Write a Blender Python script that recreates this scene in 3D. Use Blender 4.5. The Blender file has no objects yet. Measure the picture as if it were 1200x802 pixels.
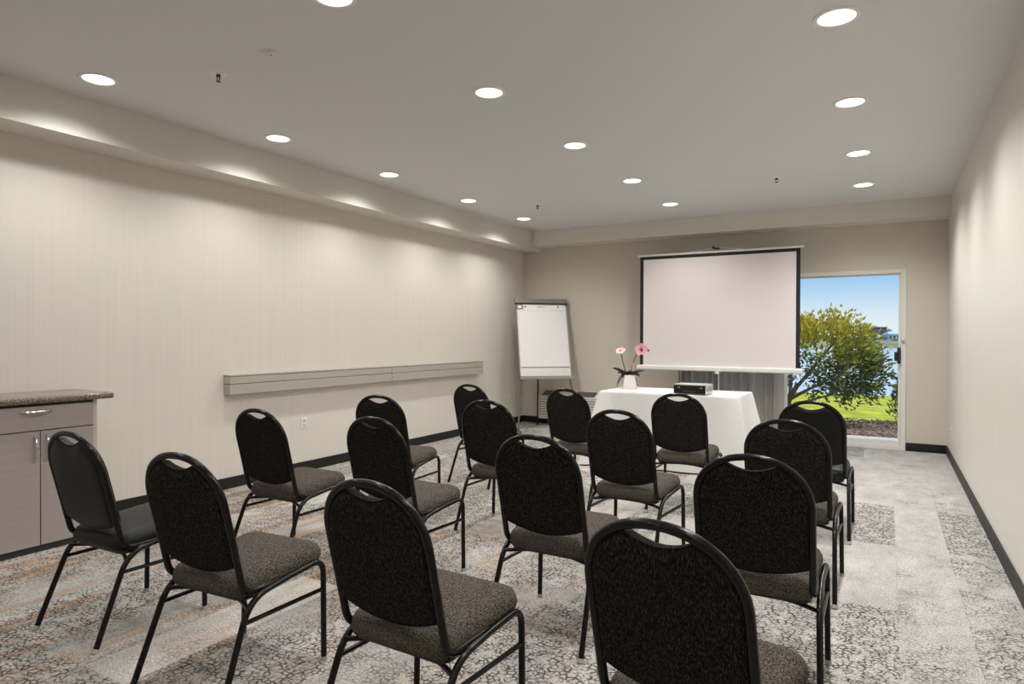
import bpy, bmesh, math, random
from mathutils import Vector, Matrix, Euler
random.seed(7)
S = bpy.context.scene
COL = S.collection
PI = math.pi
R = math.radians

# ------------------------------------------------------------------ camera
F_PX, YAW, PITCH, ROLL, EYE = 765.14, 0.52224, -0.00761, 0.00308, 1.2918
cs, sn = math.cos(YAW), math.sin(YAW)
r0 = Vector((cs, sn, 0)); f0 = Vector((-sn, cs, 0)); u0 = Vector((0, 0, 1))
fw = f0*math.cos(PITCH) + u0*math.sin(PITCH)
u1 = u0*math.cos(PITCH) - f0*math.sin(PITCH)
rt = r0*math.cos(ROLL) + u1*math.sin(ROLL)
up = u1*math.cos(ROLL) - r0*math.sin(ROLL)
cam = bpy.data.objects.new('camera', bpy.data.cameras.new('camera')); COL.objects.link(cam)
M = Matrix(((rt.x, up.x, -fw.x, 0), (rt.y, up.y, -fw.y, 0), (rt.z, up.z, -fw.z, EYE), (0, 0, 0, 1)))
cam.matrix_world = M
cam.data.sensor_width = 36; cam.data.lens = F_PX/1200*36
cam.data.clip_start = 0.05; cam.data.clip_end = 2000
S.camera = cam

# ------------------------------------------------------------------ exposure
S.view_settings.view_transform = 'Standard'; S.view_settings.look = 'None'
S.view_settings.exposure = 0.0; S.view_settings.gamma = 1; S.view_settings.use_curve_mapping = False
S.cycles.use_denoising = True
S.cycles.max_bounces = 8; S.cycles.diffuse_bounces = 5; S.cycles.glossy_bounces = 3
S.cycles.transparent_max_bounces = 8; S.cycles.sample_clamp_indirect = 6
S.cycles.caustics_reflective = False; S.cycles.caustics_refractive = False

# ------------------------------------------------------------------ sky
W = bpy.data.worlds.new('sky'); S.world = W; W.use_nodes = True
wn = W.node_tree.nodes; wl = W.node_tree.links; wn.clear()
wtc = wn.new('ShaderNodeTexCoord'); wsp = wn.new('ShaderNodeSeparateXYZ')
wr = wn.new('ShaderNodeValToRGB'); wb = wn.new('ShaderNodeBackground'); wo = wn.new('ShaderNodeOutputWorld')
wl.new(wtc.outputs['Generated'], wsp.inputs[0]); wl.new(wsp.outputs['Z'], wr.inputs[0])
wl.new(wr.outputs[0], wb.inputs[0]); wl.new(wb.outputs[0], wo.inputs[0])
e = wr.color_ramp.elements
e[0].position = 0.0; e[0].color = (0.95, 0.96, 0.97, 1)
e[1].position = 0.09; e[1].color = (0.31, 0.61, 0.96, 1)
m_ = wr.color_ramp.elements.new(0.035); m_.color = (0.74, 0.87, 0.98, 1)
m_ = wr.color_ramp.elements.new(0.6); m_.color = (0.12, 0.30, 0.68, 1)
wb.inputs[1].default_value = 1.0

# ------------------------------------------------------------------ sun (lights the garden only)
sun = bpy.data.objects.new('sun', bpy.data.lights.new('sun', 'SUN')); COL.objects.link(sun)
sun.data.energy = 4.2; sun.data.angle = R(0.6); sun.data.color = (1, 0.95, 0.84)
sun.rotation_euler = Vector((-0.50, -0.03, -0.84)).to_track_quat('-Z', 'Y').to_euler()

# ------------------------------------------------------------------ room numbers
XL, XR, YB, YF = -4.835, 0.581, 8.74, -3.2
ZC, SFX, SFY, SFZL, SFZB = 2.830, -4.5126, 8.412, 2.571, 2.6205
LAMP_POWER = 67.0
LAMP_COL = (1.0, 0.985, 0.955)

# ================================================================== helpers
def mat(name, col, rough=0.6, metal=0.0, spec=None, bump=None, var=None, coat=0.0, sheen=0.0):
    m = bpy.data.materials.new(name); m.use_nodes = True
    nt = m.node_tree; b = nt.nodes['Principled BSDF']
    b.inputs['Base Color'].default_value = (*col, 1); b.inputs['Roughness'].default_value = rough
    b.inputs['Metallic'].default_value = metal
    if spec is not None: b.inputs['Specular IOR Level'].default_value = spec
    if coat: b.inputs['Coat Weight'].default_value = coat; b.inputs['Coat Roughness'].default_value = 0.15
    if sheen: b.inputs['Sheen Weight'].default_value = sheen
    if bump or var:
        tc = nt.nodes.new('ShaderNodeTexCoord')
        sc = (bump or var)[0]
        mp = nt.nodes.new('ShaderNodeMapping'); nt.links.new(tc.outputs['Object'], mp.inputs[0])
        mp.inputs['Scale'].default_value = sc if isinstance(sc, tuple) else (sc, sc, sc)
        n = nt.nodes.new('ShaderNodeTexNoise'); n.inputs['Scale'].default_value = 1; n.inputs['Detail'].default_value = 3
        nt.links.new(mp.outputs[0], n.inputs['Vector'])
        if bump:
            bp = nt.nodes.new('ShaderNodeBump'); bp.inputs['Strength'].default_value = bump[1]; bp.inputs['Distance'].default_value = 0.01
            nt.links.new(n.outputs['Fac'], bp.inputs['Height']); nt.links.new(bp.outputs[0], b.inputs['Normal'])
        if var:
            cr = nt.nodes.new('ShaderNodeValToRGB')
            lo = tuple(c*(1-var[1]) for c in col); hi = tuple(min(1, c*(1+var[1])) for c in col)
            cr.color_ramp.elements[0].color = (*lo, 1); cr.color_ramp.elements[1].color = (*hi, 1)
            cr.color_ramp.elements[0].position = 0.32; cr.color_ramp.elements[1].position = 0.68
            nt.links.new(n.outputs['Fac'], cr.inputs[0]); nt.links.new(cr.outputs[0], b.inputs['Base Color'])
    return m

def emis(name, col, st):
    m = bpy.data.materials.new(name); m.use_nodes = True
    nt = m.node_tree; nt.nodes.clear()
    e = nt.nodes.new('ShaderNodeEmission'); o = nt.nodes.new('ShaderNodeOutputMaterial')
    e.inputs[0].default_value = (*col, 1); e.inputs[1].default_value = st
    nt.links.new(e.outputs[0], o.inputs[0]); return m

def obj(name, bm, m, parent=None, smooth=False, loc=None):
    me = bpy.data.meshes.new(name)
    bmesh.ops.recalc_face_normals(bm, faces=bm.faces)
    bm.to_mesh(me); bm.free()
    if m is not None: me.materials.append(m)
    if smooth:
        for p in me.polygons: p.use_smooth = True
        try: me.set_sharp_from_angle(angle=R(40 if smooth is True else smooth))
        except Exception: pass
    o = bpy.data.objects.new(name, me); COL.objects.link(o)
    if parent: o.parent = parent
    if loc: o.location = loc
    return o

def thing(name, label, cat, loc=(0, 0, 0), rz=0, group=None):
    o = bpy.data.objects.new(name, None); COL.objects.link(o)
    o.empty_display_size = 0.1
    o.location = loc; o.rotation_euler = (0, 0, rz)
    o['label'] = label; o['category'] = cat
    if group: o['group'] = group
    return o

def tag(o, label, cat, group=None):
    o['label'] = label; o['category'] = cat
    if group: o['group'] = group
    return o

def struct(o):
    o['kind'] = 'structure'; return o

def box(bm, x0, x1, y0, y1, z0, z1, bev=0.0, seg=2):
    r = bmesh.ops.create_cube(bm, size=1)
    vs = r['verts']
    for v in vs:
        v.co = Vector(((x0+x1)/2 + v.co.x*(x1-x0), (y0+y1)/2 + v.co.y*(y1-y0), (z0+z1)/2 + v.co.z*(z1-z0)))
    if bev > 0:
        es = list({e for v in vs for e in v.link_edges})
        bmesh.ops.bevel(bm, geom=es, offset=bev, segments=seg, affect='EDGES', profile=0.5)
    return bm

def bxo(name, dims, m, parent=None, bev=0.0, seg=2):
    bm = bmesh.new(); box(bm, *dims, bev=bev, seg=seg)
    return obj(name, bm, m, parent, smooth=20 if bev else False)

def tube(bm, pts, rad, n=10, caps=True, closed=False):
    pts = [Vector(p) for p in pts]; k = len(pts)
    rads = rad if isinstance(rad, (list, tuple)) else [rad]*k
    rings = []; nrm = None
    for i, p in enumerate(pts):
        if closed: t = (pts[(i+1) % k]-pts[i-1]).normalized()
        elif i == 0: t = (pts[1]-p).normalized()
        elif i == k-1: t = (p-pts[-2]).normalized()
        else: t = ((pts[i+1]-p).normalized()+(p-pts[i-1]).normalized()).normalized()
        if nrm is None:
            a = Vector((0, 0, 1)) if abs(t.z) < 0.9 else Vector((1, 0, 0))
            nrm = t.cross(a).normalized()
        else:
            nrm = (nrm - t*nrm.dot(t)).normalized()
        b = t.cross(nrm)
        rings.append([bm.verts.new(p+(nrm*math.cos(2*PI*j/n)+b*math.sin(2*PI*j/n))*rads[i]) for j in range(n)])
    m = k if closed else k-1
    for i in range(m):
        A, B = rings[i], rings[(i+1) % k]
        for j in range(n):
            bm.faces.new((A[j], A[(j+1) % n], B[(j+1) % n], B[j]))
    if caps and not closed:
        bm.faces.new(rings[0][::-1]); bm.faces.new(rings[-1])
    return bm

def lathe(bm, prof, n=24, c=(0, 0, 0)):
    rings = []
    for r, z in prof:
        if r < 1e-6: rings.append([bm.verts.new((c[0], c[1], c[2]+z))])
        else: rings.append([bm.verts.new((c[0]+r*math.cos(2*PI*j/n), c[1]+r*math.sin(2*PI*j/n), c[2]+z)) for j in range(n)])
    for a, b in zip(rings, rings[1:]):
        for j in range(n):
            k = (j+1) % n
            if len(a) == 1 and len(b) == 1: continue
            if len(a) == 1: bm.faces.new((a[0], b[j], b[k]))
            elif len(b) == 1: bm.faces.new((a[j], a[k], b[0]))
            else: bm.faces.new((a[j], a[k], b[k], b[j]))
    return bm

def loft(bm, rings, cap0=True, cap1=True):
    V = [[bm.verts.new(p) for p in ring] for ring in rings]
    n = len(V[0])
    for a, b in zip(V, V[1:]):
        for j in range(n): bm.faces.new((a[j], a[(j+1) % n], b[(j+1) % n], b[j]))
    if cap0: bm.faces.new(V[0][::-1])
    if cap1: bm.faces.new(V[-1])
    return bm

def fillet(pts, rad, n=5):
    """round the inner corners of a polyline"""
    pts = [Vector(p) for p in pts]; out = [pts[0]]
    for i in range(1, len(pts)-1):
        p = pts[i]; a = pts[i-1]-p; b = pts[i+1]-p
        r = rad[i-1] if isinstance(rad, (list, tuple)) else rad
        d = min(r, a.length*0.49, b.length*0.49)
        A = p+a.normalized()*d; B = p+b.normalized()*d
        for k in range(n+1):
            t = k/n; out.append(A*(1-t)**2 + p*2*t*(1-t) + B*t*t)
    out.append(pts[-1]); return out

def rrect(hx, y0, y1, r, n=6, hx2=None):
    """rounded rectangle outline, hx at y0 and hx2 at y1"""
    hx2 = hx if hx2 is None else hx2
    out = []
    for cx, cy, a0 in ((hx2-r, y1-r, 0), (-hx2+r, y1-r, 90), (-hx+r, y0+r, 180), (hx-r, y0+r, 270)):
        for k in range(n+1):
            a = R(a0+90*k/n); out.append((cx+r*math.cos(a), cy+r*math.sin(a)))
    return out

# ================================================================== materials
def wallpaper(name, col, amt=0.10):
    m = bpy.data.materials.new(name); m.use_nodes = True
    nt = m.node_tree; N = nt.nodes.new; L = nt.links.new; b = nt.nodes['Principled BSDF']
    b.inputs['Roughness'].default_value = 0.42; b.inputs['Specular IOR Level'].default_value = 0.35
    g = N('ShaderNodeNewGeometry')
    mp = N('ShaderNodeMapping'); mp.inputs['Scale'].default_value = (190, 190, 1.5); L(g.outputs['Position'], mp.inputs[0])
    n1 = N('ShaderNodeTexNoise'); n1.inputs['Scale'].default_value = 1; n1.inputs['Detail'].default_value = 2; L(mp.outputs[0], n1.inputs['Vector'])
    mp2 = N('ShaderNodeMapping'); mp2.inputs['Scale'].default_value = (30, 30, 0.5); L(g.outputs['Position'], mp2.inputs[0])
    n2 = N('ShaderNodeTexNoise'); n2.inputs['Scale'].default_value = 1; n2.inputs['Detail'].default_value = 3; L(mp2.outputs[0], n2.inputs['Vector'])
    ad = N('ShaderNodeMath'); ad.operation = 'ADD'; L(n1.outputs['Fac'], ad.inputs[0]); L(n2.outputs['Fac'], ad.inputs[1])
    cr = N('ShaderNodeValToRGB'); L(ad.outputs[0], cr.inputs[0])
    hf = N('ShaderNodeMath'); hf.operation = 'MULTIPLY'; hf.inputs[1].default_value = 0.5; L(ad.outputs[0], hf.inputs[0]); L(hf.outputs[0], cr.inputs[0])
    cr.color_ramp.elements[0].position = 0.3; cr.color_ramp.elements[1].position = 0.7
    cr.color_ramp.elements[0].color = (*[c*(1-amt) for c in col], 1); cr.color_ramp.elements[1].color = (*[min(1, c*(1+amt)) for c in col], 1)
    L(cr.outputs[0], b.inputs['Base Color'])
    bp = N('ShaderNodeBump'); bp.inputs['Strength'].default_value = 0.15; bp.inputs['Distance'].default_value = 0.002
    L(n1.outputs['Fac'], bp.inputs['Height']); L(bp.outputs[0], b.inputs['Normal'])
    return m

def carpet_material():
    """loop-pile carpet: light plain ground, dark crackle where the tile carries it, tan streaks; object colour = (crackle, tan, shade)"""
    m = bpy.data.materials.new('patterned_carpet'); m.use_nodes = True
    nt = m.node_tree; N = nt.nodes.new; L = nt.links.new; b = nt.nodes['Principled BSDF']
    b.inputs['Roughness'].default_value = 0.9; b.inputs['Specular IOR Level'].default_value = 0.15
    g = N('ShaderNodeNewGeometry'); oi = N('ShaderNodeObjectInfo'); sp = N('ShaderNodeSeparateColor')
    L(oi.outputs['Color'], sp.inputs[0])
    def noise(scale, vec=(1, 1, 1), det=3, rough=0.5):
        mp = N('ShaderNodeMapping'); mp.inputs['Scale'].default_value = vec; L(g.outputs['Position'], mp.inputs[0])
        n = N('ShaderNodeTexNoise'); n.inputs['Scale'].default_value = scale; n.inputs['Detail'].default_value = det; n.inputs['Roughness'].default_value = rough
        L(mp.outputs[0], n.inputs['Vector']); return n.outputs['Fac']
    def math_(op, a, bb, cl=False):
        x = N('ShaderNodeMath'); x.operation = op; x.use_clamp = cl
        for i, v in enumerate((a, bb)):
            if isinstance(v, (int, float)): x.inputs[i].default_value = v
            else: L(v, x.inputs[i])
        return x.outputs[0]
    def smooth(v, lo, hi):
        x = N('ShaderNodeMapRange'); x.interpolation_type = 'SMOOTHSTEP'
        x.inputs[1].default_value = lo; x.inputs[2].default_value = hi; L(v, x.inputs[0]); return x.outputs[0]
    # crackle cells with wobbling outlines
    nz = N('ShaderNodeTexNoise'); nz.inputs['Scale'].default_value = 22; L(g.outputs['Position'], nz.inputs['Vector'])
    mx = N('ShaderNodeMix'); mx.data_type = 'VECTOR'; mx.inputs[0].default_value = 0.035
    L(g.outputs['Position'], mx.inputs[4]); L(nz.outputs['Color'], mx.inputs[5])
    fl = N('ShaderNodeVectorMath'); fl.operation = 'MULTIPLY'; fl.inputs[1].default_value = (0.85, 1.0, 0); L(mx.outputs[1], fl.inputs[0])
    vo = N('ShaderNodeTexVoronoi'); vo.feature = 'DISTANCE_TO_EDGE'; vo.voronoi_dimensions = '2D'; vo.inputs['Scale'].default_value = 46
    L(fl.outputs[0], vo.inputs['Vector'])
    vwid = math_('MULTIPLY', noise(50), 0.30)
    crack = N('ShaderNodeMapRange'); crack.inputs[3].default_value = 1; crack.inputs[4].default_value = 0
    L(vo.outputs['Distance'], crack.inputs[0]); crack.inputs[1].default_value = 0.04; L(math_('ADD', vwid, 0.10), crack.inputs[2])
    # where the crackle shows
    pm = math_('ADD', math_('MULTIPLY', noise(2.6, det=4, rough=0.65), 0.9), sp.outputs[0])
    brk = smooth(noise(18, det=3, rough=0.7), 0.36, 0.56)
    mask = math_('MULTIPLY', smooth(pm, 0.72, 1.0), brk)
    mask2 = math_('MULTIPLY', crack.outputs[0], mask, True)
    # ground
    st = noise(1.0, (9, 1.3, 1), det=4, rough=0.6)
    tanm = math_('MULTIPLY', smooth(st, 0.38, 0.68), sp.outputs[1], True)
    gr = N('ShaderNodeMix'); gr.data_type = 'RGBA'; L(tanm, gr.inputs[0])
    gr.inputs[6].default_value = (0.42, 0.405, 0.38, 1); gr.inputs[7].default_value = (0.36, 0.235, 0.15, 1)
    # grey cloudiness + fine pile speckle
    cl = math_('ADD', math_('MULTIPLY', noise(4, vec=(1.6, 0.8, 1), det=6, rough=0.75), 1.1), 0.45)
    sk = math_('ADD', math_('MULTIPLY', smooth(noise(110, vec=(1.3, 0.8, 1), det=4, rough=0.8), 0.34, 0.66), 0.85), 0.58)
    sh = math_('MULTIPLY', math_('MULTIPLY', cl, sk), sp.outputs[2])
    g2 = N('ShaderNodeMix'); g2.data_type = 'RGBA'; g2.blend_type = 'MULTIPLY'; g2.inputs[0].default_value = 1
    L(gr.outputs[2], g2.inputs[6])
    cc = N('ShaderNodeCombineColor'); [L(sh, cc.inputs[i]) for i in range(3)]; L(cc.outputs[0], g2.inputs[7])
    g3 = N('ShaderNodeMix'); g3.data_type = 'RGBA'; L(math_('MULTIPLY', mask2, 0.97), g3.inputs[0]); L(g2.outputs[2], g3.inputs[6])
    g3.inputs[7].default_value = (0.035, 0.032, 0.03, 1)
    L(g3.outputs[2], b.inputs['Base Color'])
    bp = N('ShaderNodeBump'); bp.inputs['Strength'].default_value = 0.35; bp.inputs['Distance'].default_value = 0.004
    L(math_('SUBTRACT', noise(260, det=1), mask2), bp.inputs['Height']); L(bp.outputs[0], b.inputs['Normal'])
    return m

def fabric(name, dark, light, vec=(380, 380, 55), p0=0.48, p1=0.78):
    m = bpy.data.materials.new(name); m.use_nodes = True
    nt = m.node_tree; N = nt.nodes.new; L = nt.links.new; b = nt.nodes['Principled BSDF']
    b.inputs['Roughness'].default_value = 0.9; b.inputs['Specular IOR Level'].default_value = 0.08
    tc = N('ShaderNodeTexCoord'); mp = N('ShaderNodeMapping'); mp.inputs['Scale'].default_value = vec; L(tc.outputs['Object'], mp.inputs[0])
    n = N('ShaderNodeTexNoise'); n.inputs['Scale'].default_value = 1; n.inputs['Detail'].default_value = 3; n.inputs['Roughness'].default_value = 0.65
    L(mp.outputs[0], n.inputs['Vector'])
    cr = N('ShaderNodeValToRGB'); L(n.outputs['Fac'], cr.inputs[0])
    cr.color_ramp.elements[0].position = p0; cr.color_ramp.elements[1].position = p1
    cr.color_ramp.elements[0].color = (*dark, 1); cr.color_ramp.elements[1].color = (*light, 1)
    L(cr.outputs[0], b.inputs['Base Color'])
    bp = N('ShaderNodeBump'); bp.inputs['Strength'].default_value = 0.4; bp.inputs['Distance'].default_value = 0.003
    L(n.outputs['Fac'], bp.inputs['Height']); L(bp.outputs[0], b.inputs['Normal'])
    return m

def glass():
    m = bpy.data.materials.new('clear_glass'); m.use_nodes = True
    nt = m.node_tree; nt.nodes.clear(); N = nt.nodes.new; L = nt.links.new
    t = N('ShaderNodeBsdfTransparent'); t.inputs[0].default_value = (0.97, 0.985, 0.98, 1)
    g = N('ShaderNodeBsdfGlossy'); g.inputs['Roughness'].default_value = 0.02
    f = N('ShaderNodeFresnel'); f.inputs[0].default_value = 1.45
    mx = N('ShaderNodeMixShader'); o = N('ShaderNodeOutputMaterial')
    h = N('ShaderNodeMath'); h.operation = 'MULTIPLY'; h.inputs[1].default_value = 0.6; L(f.outputs[0], h.inputs[0])
    L(h.outputs[0], mx.inputs[0]); L(t.outputs[0], mx.inputs[1]); L(g.outputs[0], mx.inputs[2]); L(mx.outputs[0], o.inputs[0])
    return m

def granite():
    m = bpy.data.materials.new('speckled_granite'); m.use_nodes = True
    nt = m.node_tree; N = nt.nodes.new; L = nt.links.new; b = nt.nodes['Principled BSDF']
    b.inputs['Roughness'].default_value = 0.18
    tc = N('ShaderNodeTexCoord')
    n = N('ShaderNodeTexNoise'); n.inputs['Scale'].default_value = 130; n.inputs['Detail'].default_value = 4; n.inputs['Roughness'].default_value = 0.75; L(tc.outputs['Object'], n.inputs['Vector'])
    cr = N('ShaderNodeValToRGB'); L(n.outputs['Fac'], cr.inputs[0])
    cr.color_ramp.elements[0].position = 0.4; cr.color_ramp.elements[0].color = (0.03, 0.022, 0.018, 1)
    cr.color_ramp.elements[1].position = 0.66; cr.color_ramp.elements[1].color = (0.50, 0.43, 0.36, 1)
    x = cr.color_ramp.elements.new(0.52); x.color = (0.20, 0.155, 0.125, 1)
    L(cr.outputs[0], b.inputs['Base Color']); return m

M_WALL = wallpaper('striated_wallpaper', (0.70, 0.665, 0.605), 0.035)
M_BACK = mat('taupe_wall_paint', (0.60, 0.555, 0.485), 0.6, bump=(60, 0.05))
M_SOFF = mat('soffit_paint', (0.68, 0.65, 0.595), 0.6, bump=(60, 0.05))
M_CEIL = mat('ceiling_paint', (0.69, 0.688, 0.69), 0.7, bump=(90, 0.06))
M_BASE = mat('black_rubber_base', (0.016, 0.015, 0.014), 0.5, spec=0.25)
M_CARPET = carpet_material()
M_SLAB = mat('grey_subfloor', (0.30, 0.29, 0.27), 0.9)
M_WHITE = mat('white_enamel', (0.78, 0.77, 0.74), 0.35)
M_DOORW = mat('white_door_vinyl', (0.72, 0.70, 0.66), 0.4)
M_GLASS = glass()
M_FRAME = mat('black_chair_enamel', (0.007, 0.006, 0.0055), 0.24, spec=0.25, var=(40, 0.5))
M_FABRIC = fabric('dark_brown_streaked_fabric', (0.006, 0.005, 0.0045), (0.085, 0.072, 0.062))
M_SEATF = fabric('top_lit_brown_seat_fabric', (0.012, 0.010, 0.0085), (0.175, 0.15, 0.125), (330, 120, 330), 0.38, 0.68)  # same cloth as the backs; brightness of light from above put into the colour
M_VINYL = fabric('charcoal_dotted_vinyl', (0.004, 0.0045, 0.0042), (0.022, 0.025, 0.023), (260, 260, 260), 0.5, 0.75)
M_VINYL.node_tree.nodes['Principled BSDF'].inputs['Roughness'].default_value = 0.42; M_VINYL.node_tree.nodes['Principled BSDF'].inputs['Specular IOR Level'].default_value = 0.22
M_GLIDE = mat('grey_plastic_glide', (0.35, 0.34, 0.32), 0.35)
M_CAB = mat('mauve_grey_laminate', (0.385, 0.34, 0.32), 0.4, var=((3, 3, 60), 0.03))
M_CABD = mat('dark_gap', (0.03, 0.028, 0.026), 0.7)
M_CABS = mat('pale_laminate_edge', (0.55, 0.50, 0.44), 0.45)
M_CHROME = mat('brushed_chrome', (0.72, 0.70, 0.67), 0.22, metal=1.0)
M_GRAN = granite()
M_CLOTH = mat('white_table_linen', (0.72, 0.71, 0.685), 0.85, bump=(200, 0.05))
M_SCREEN = mat('matte_screen_fabric', (0.75, 0.70, 0.685), 0.75)
M_BLACK = mat('black_screen_border', (0.010, 0.009, 0.008), 0.7)
M_BPLAST = mat('black_plastic', (0.012, 0.012, 0.012), 0.3)
M_SILVER = mat('satin_silver', (0.62, 0.61, 0.59), 0.32, metal=0.75)
M_ALU = mat('grey_aluminium', (0.24, 0.22, 0.195), 0.4, metal=0.6)
M_PAPER = mat('white_paper', (0.88, 0.86, 0.845), 0.7)
M_GREYINK = mat('grey_ink', (0.30, 0.29, 0.28), 0.8)
M_CURT = mat('grey_satin_curtain', (0.66, 0.63, 0.60), 0.40, bump=((300, 300, 20), 0.03))
nt_ = M_CURT.node_tree; tr_ = nt_.nodes.new('ShaderNodeBsdfTranslucent'); tr_.inputs[0].default_value = (0.85, 0.74, 0.64, 1)
mx_ = nt_.nodes.new('ShaderNodeMixShader'); mx_.inputs[0].default_value = 0.25
nt_.links.new(nt_.nodes['Principled BSDF'].outputs[0], mx_.inputs[1]); nt_.links.new(tr_.outputs[0], mx_.inputs[2]); nt_.links.new(mx_.outputs[0], nt_.nodes['Material Output'].inputs[0])
M_LEDGE = mat('greige_wall_rail', (0.43, 0.40, 0.36), 0.5)
M_GRILLE = mat('dark_grille', (0.10, 0.095, 0.09), 0.6)
M_UNIT = mat('off_white_unit_plastic', (0.62, 0.58, 0.52), 0.45)
M_LENS = emis('lit_lamp_lens', (1.0, 0.97, 0.93), 5.0)
M_BRONZE = mat('dark_bronze', (0.035, 0.03, 0.028), 0.4, metal=0.5)

# ================================================================== room shell
TW, TL, TX, TY = 0.2767, 1.107, 0.05, 3.585      # carpet planks laid in straight rows
floor = bxo('floor', (XL-0.15, XR+0.15, YF-0.15, YB+0.05, -0.12, -0.008), M_SLAB); struct(floor)
tile_mesh = {}
trnd = random.Random(3)
ystart = TY - 3*TL                       # the first row reaches behind the picture's lower edge
SET = {(0, 1): 0.72, (0, -1): 0.78, (0, 0): 0.16, (0, -2): 0.5, (2, 1): 0.66, (2, 0): 0.42, (2, -1): 0.46, (2, -2): 0.4,
       (1, 1): 0.26, (1, 0): 0.34, (1, -1): 0.36, (1, -2): 0.2, (1, 2): 0.30, (2, 2): 0.36, (0, 2): 0.15, (0, 3): 0.1, (1, 3): 0.26, (2, 3): 0.12}
for i in range(-18, 3):
    xa = max(TX+(i-1)*TW, XL); xb = min(TX+i*TW, XR)
    if xb-xa < 0.01: continue
    for ky in range(-3, 6):
        ya = TY+ky*TL; yb2 = min(ya+TL, YB)
        if yb2-ya < 0.02: continue
        key = (round(xb-xa, 3), round(yb2-ya, 3))
        if key not in tile_mesh:
            bm = bmesh.new(); w, d = xb-xa, yb2-ya
            box(bm, -w/2+0.0004, w/2-0.0004, -d/2+0.0004, d/2-0.0004, -0.0079, 0.0)
            me = bpy.data.meshes.new('carpet_tile'); bm.to_mesh(me); bm.free(); me.materials.append(M_CARPET); tile_mesh[key] = me
        o = bpy.data.objects.new('carpet_tile', tile_mesh[key]); COL.objects.link(o)
        o.parent = floor; o.location = ((xa+xb)/2, (ya+yb2)/2, 0)
        cx, cy = o.location.x, o.location.y
        left = max(0, min(1, (-0.3-cx)/2.2))
        crk = trnd.choice((0.10, 0.22, 0.34, 0.42, 0.52, 0.66, 0.74)) + 0.08*left
        tan = left*trnd.uniform(0.45, 1.0)*max(0.35, min(1, (6.2-cy)/3.2))
        shd = trnd.uniform(0.84, 1.12)
        if (i, ky) in SET: crk = SET[(i, ky)]; tan = 0; shd = 1.0
        elif ky > 2: crk *= 0.75; shd = 0.97+0.06*trnd.random()
        o.color = (crk, tan, shd, 1)
# floor behind the camera gets plain carpet of the same kind
back = bxo('carpet_strip', (XL, XR, YF, ystart, -0.0079, 0.0), M_CARPET, floor); back.color = (0.35, 0.3, 1, 1)

struct(bxo('ceiling', (XL-0.15, XR+0.15, YF-0.15, YB+0.15, ZC, ZC+0.15), M_CEIL))
struct(bxo('wall_left', (XL-0.15, XL, YF-0.15, YB+0.15, -0.12, ZC), M_WALL))
struct(bxo('wall_right', (XR, XR+0.15, YF-0.15, YB+0.15, -0.12, ZC), M_WALL))
struct(bxo('wall_front', (XL, XR, YF-0.15, YF, -0.12, ZC), M_WALL))
DX0, DX1, DZ = -2.40, 0.176, 2.085        # door opening in the far wall
bm = bmesh.new()
box(bm, XL, DX0, YB, YB+0.15, -0.12, ZC); box(bm, DX1, XR, YB, YB+0.15, -0.12, ZC); box(bm, DX0, DX1, YB, YB+0.15, DZ, ZC)
struct(obj('wall_back', bm, M_BACK))
struct(bxo('trim_1', (XL, SFX, YF, YB, SFZL, ZC), M_SOFF))
struct(bxo('trim_2', (SFX, XR, SFY, YB, SFZB, ZC), M_SOFF))
struct(bxo('baseboard_left', (XL, XL+0.012, YF, YB, 0, 0.095), M_BASE, bev=0.003))
struct(bxo('baseboard_right', (XR-0.012, XR, YF, YB, 0, 0.095), M_BASE, bev=0.003))
bm = bmesh.new(); box(bm, XL+0.012, DX0-0.01, YB-0.012, YB, 0, 0.095, 0.003); box(bm, DX1+0.008, XR-0.012, YB-0.012, YB, 0, 0.095, 0.003)
struct(obj('baseboard_back', bm, M_BASE, smooth=True))

# sliding glass door
door = bpy.data.objects.new('door_1', None); COL.objects.link(door); struct(door); door.location = (DX0, YB, 0)
def dobj(name, dims, m, parent, bev=0.004):
    x0, x1, y0, y1, z0, z1 = dims
    return bxo(name, (x0-DX0, x1-DX0, y0-YB, y1-YB, z0, z1), m, parent, bev)
bm = bmesh.new()
def dbox(bm, x0, x1, y0, y1, z0, z1, bev=0.003): box(bm, x0-DX0, x1-DX0, y0-YB, y1-YB, z0, z1, bev)
dbox(bm, DX1-0.045, DX1+0.006, YB-0.012, YB+0.13, 0, DZ+0.004); dbox(bm, DX0-0.006, DX0+0.045, YB-0.012, YB+0.13, 0, DZ+0.004)
dbox(bm, DX0+0.045, DX1-0.045, YB-0.012, YB+0.13, DZ-0.045, DZ+0.004); dbox(bm, DX0+0.045, DX1-0.045, YB-0.008, YB+0.13, 0.0, 0.045)
obj('door_frame', bm, M_DOORW, door, smooth=20)
XM = -1.105
def sash(name, x0, x1, y0, y1, top, bot, sx0, sx1):
    bm = bmesh.new()
    dbox(bm, x0, x0+sx0, y0, y1, 0.045, DZ-0.045); dbox(bm, x1-sx1, x1, y0, y1, 0.045, DZ-0.045)
    dbox(bm, x0+sx0, x1-sx1, y0, y1, DZ-0.045-top, DZ-0.045); dbox(bm, x0+sx0, x1-sx1, y0, y1, 0.045, 0.045+bot)
    s = obj(name, bm, M_DOORW, door, smooth=20)
    g = dobj('glass_pane', (x0+sx0-0.005, x1-sx1+0.005, (y0+y1)/2-0.004, (y0+y1)/2+0.004, 0.045+bot-0.005, DZ-0.045-top+0.005), M_GLASS, s, 0)
    return s
s_r = sash('sliding_sash', XM-0.02, DX1-0.045, YB+0.012, YB+0.050, 0.018, 0.055, 0.04, 0.026)
s_l = sash('fixed_sash', DX0+0.045, XM+0.02, YB+0.062, YB+0.100, 0.018, 0.055, 0.04, 0.04)
hx = DX1-0.060
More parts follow.
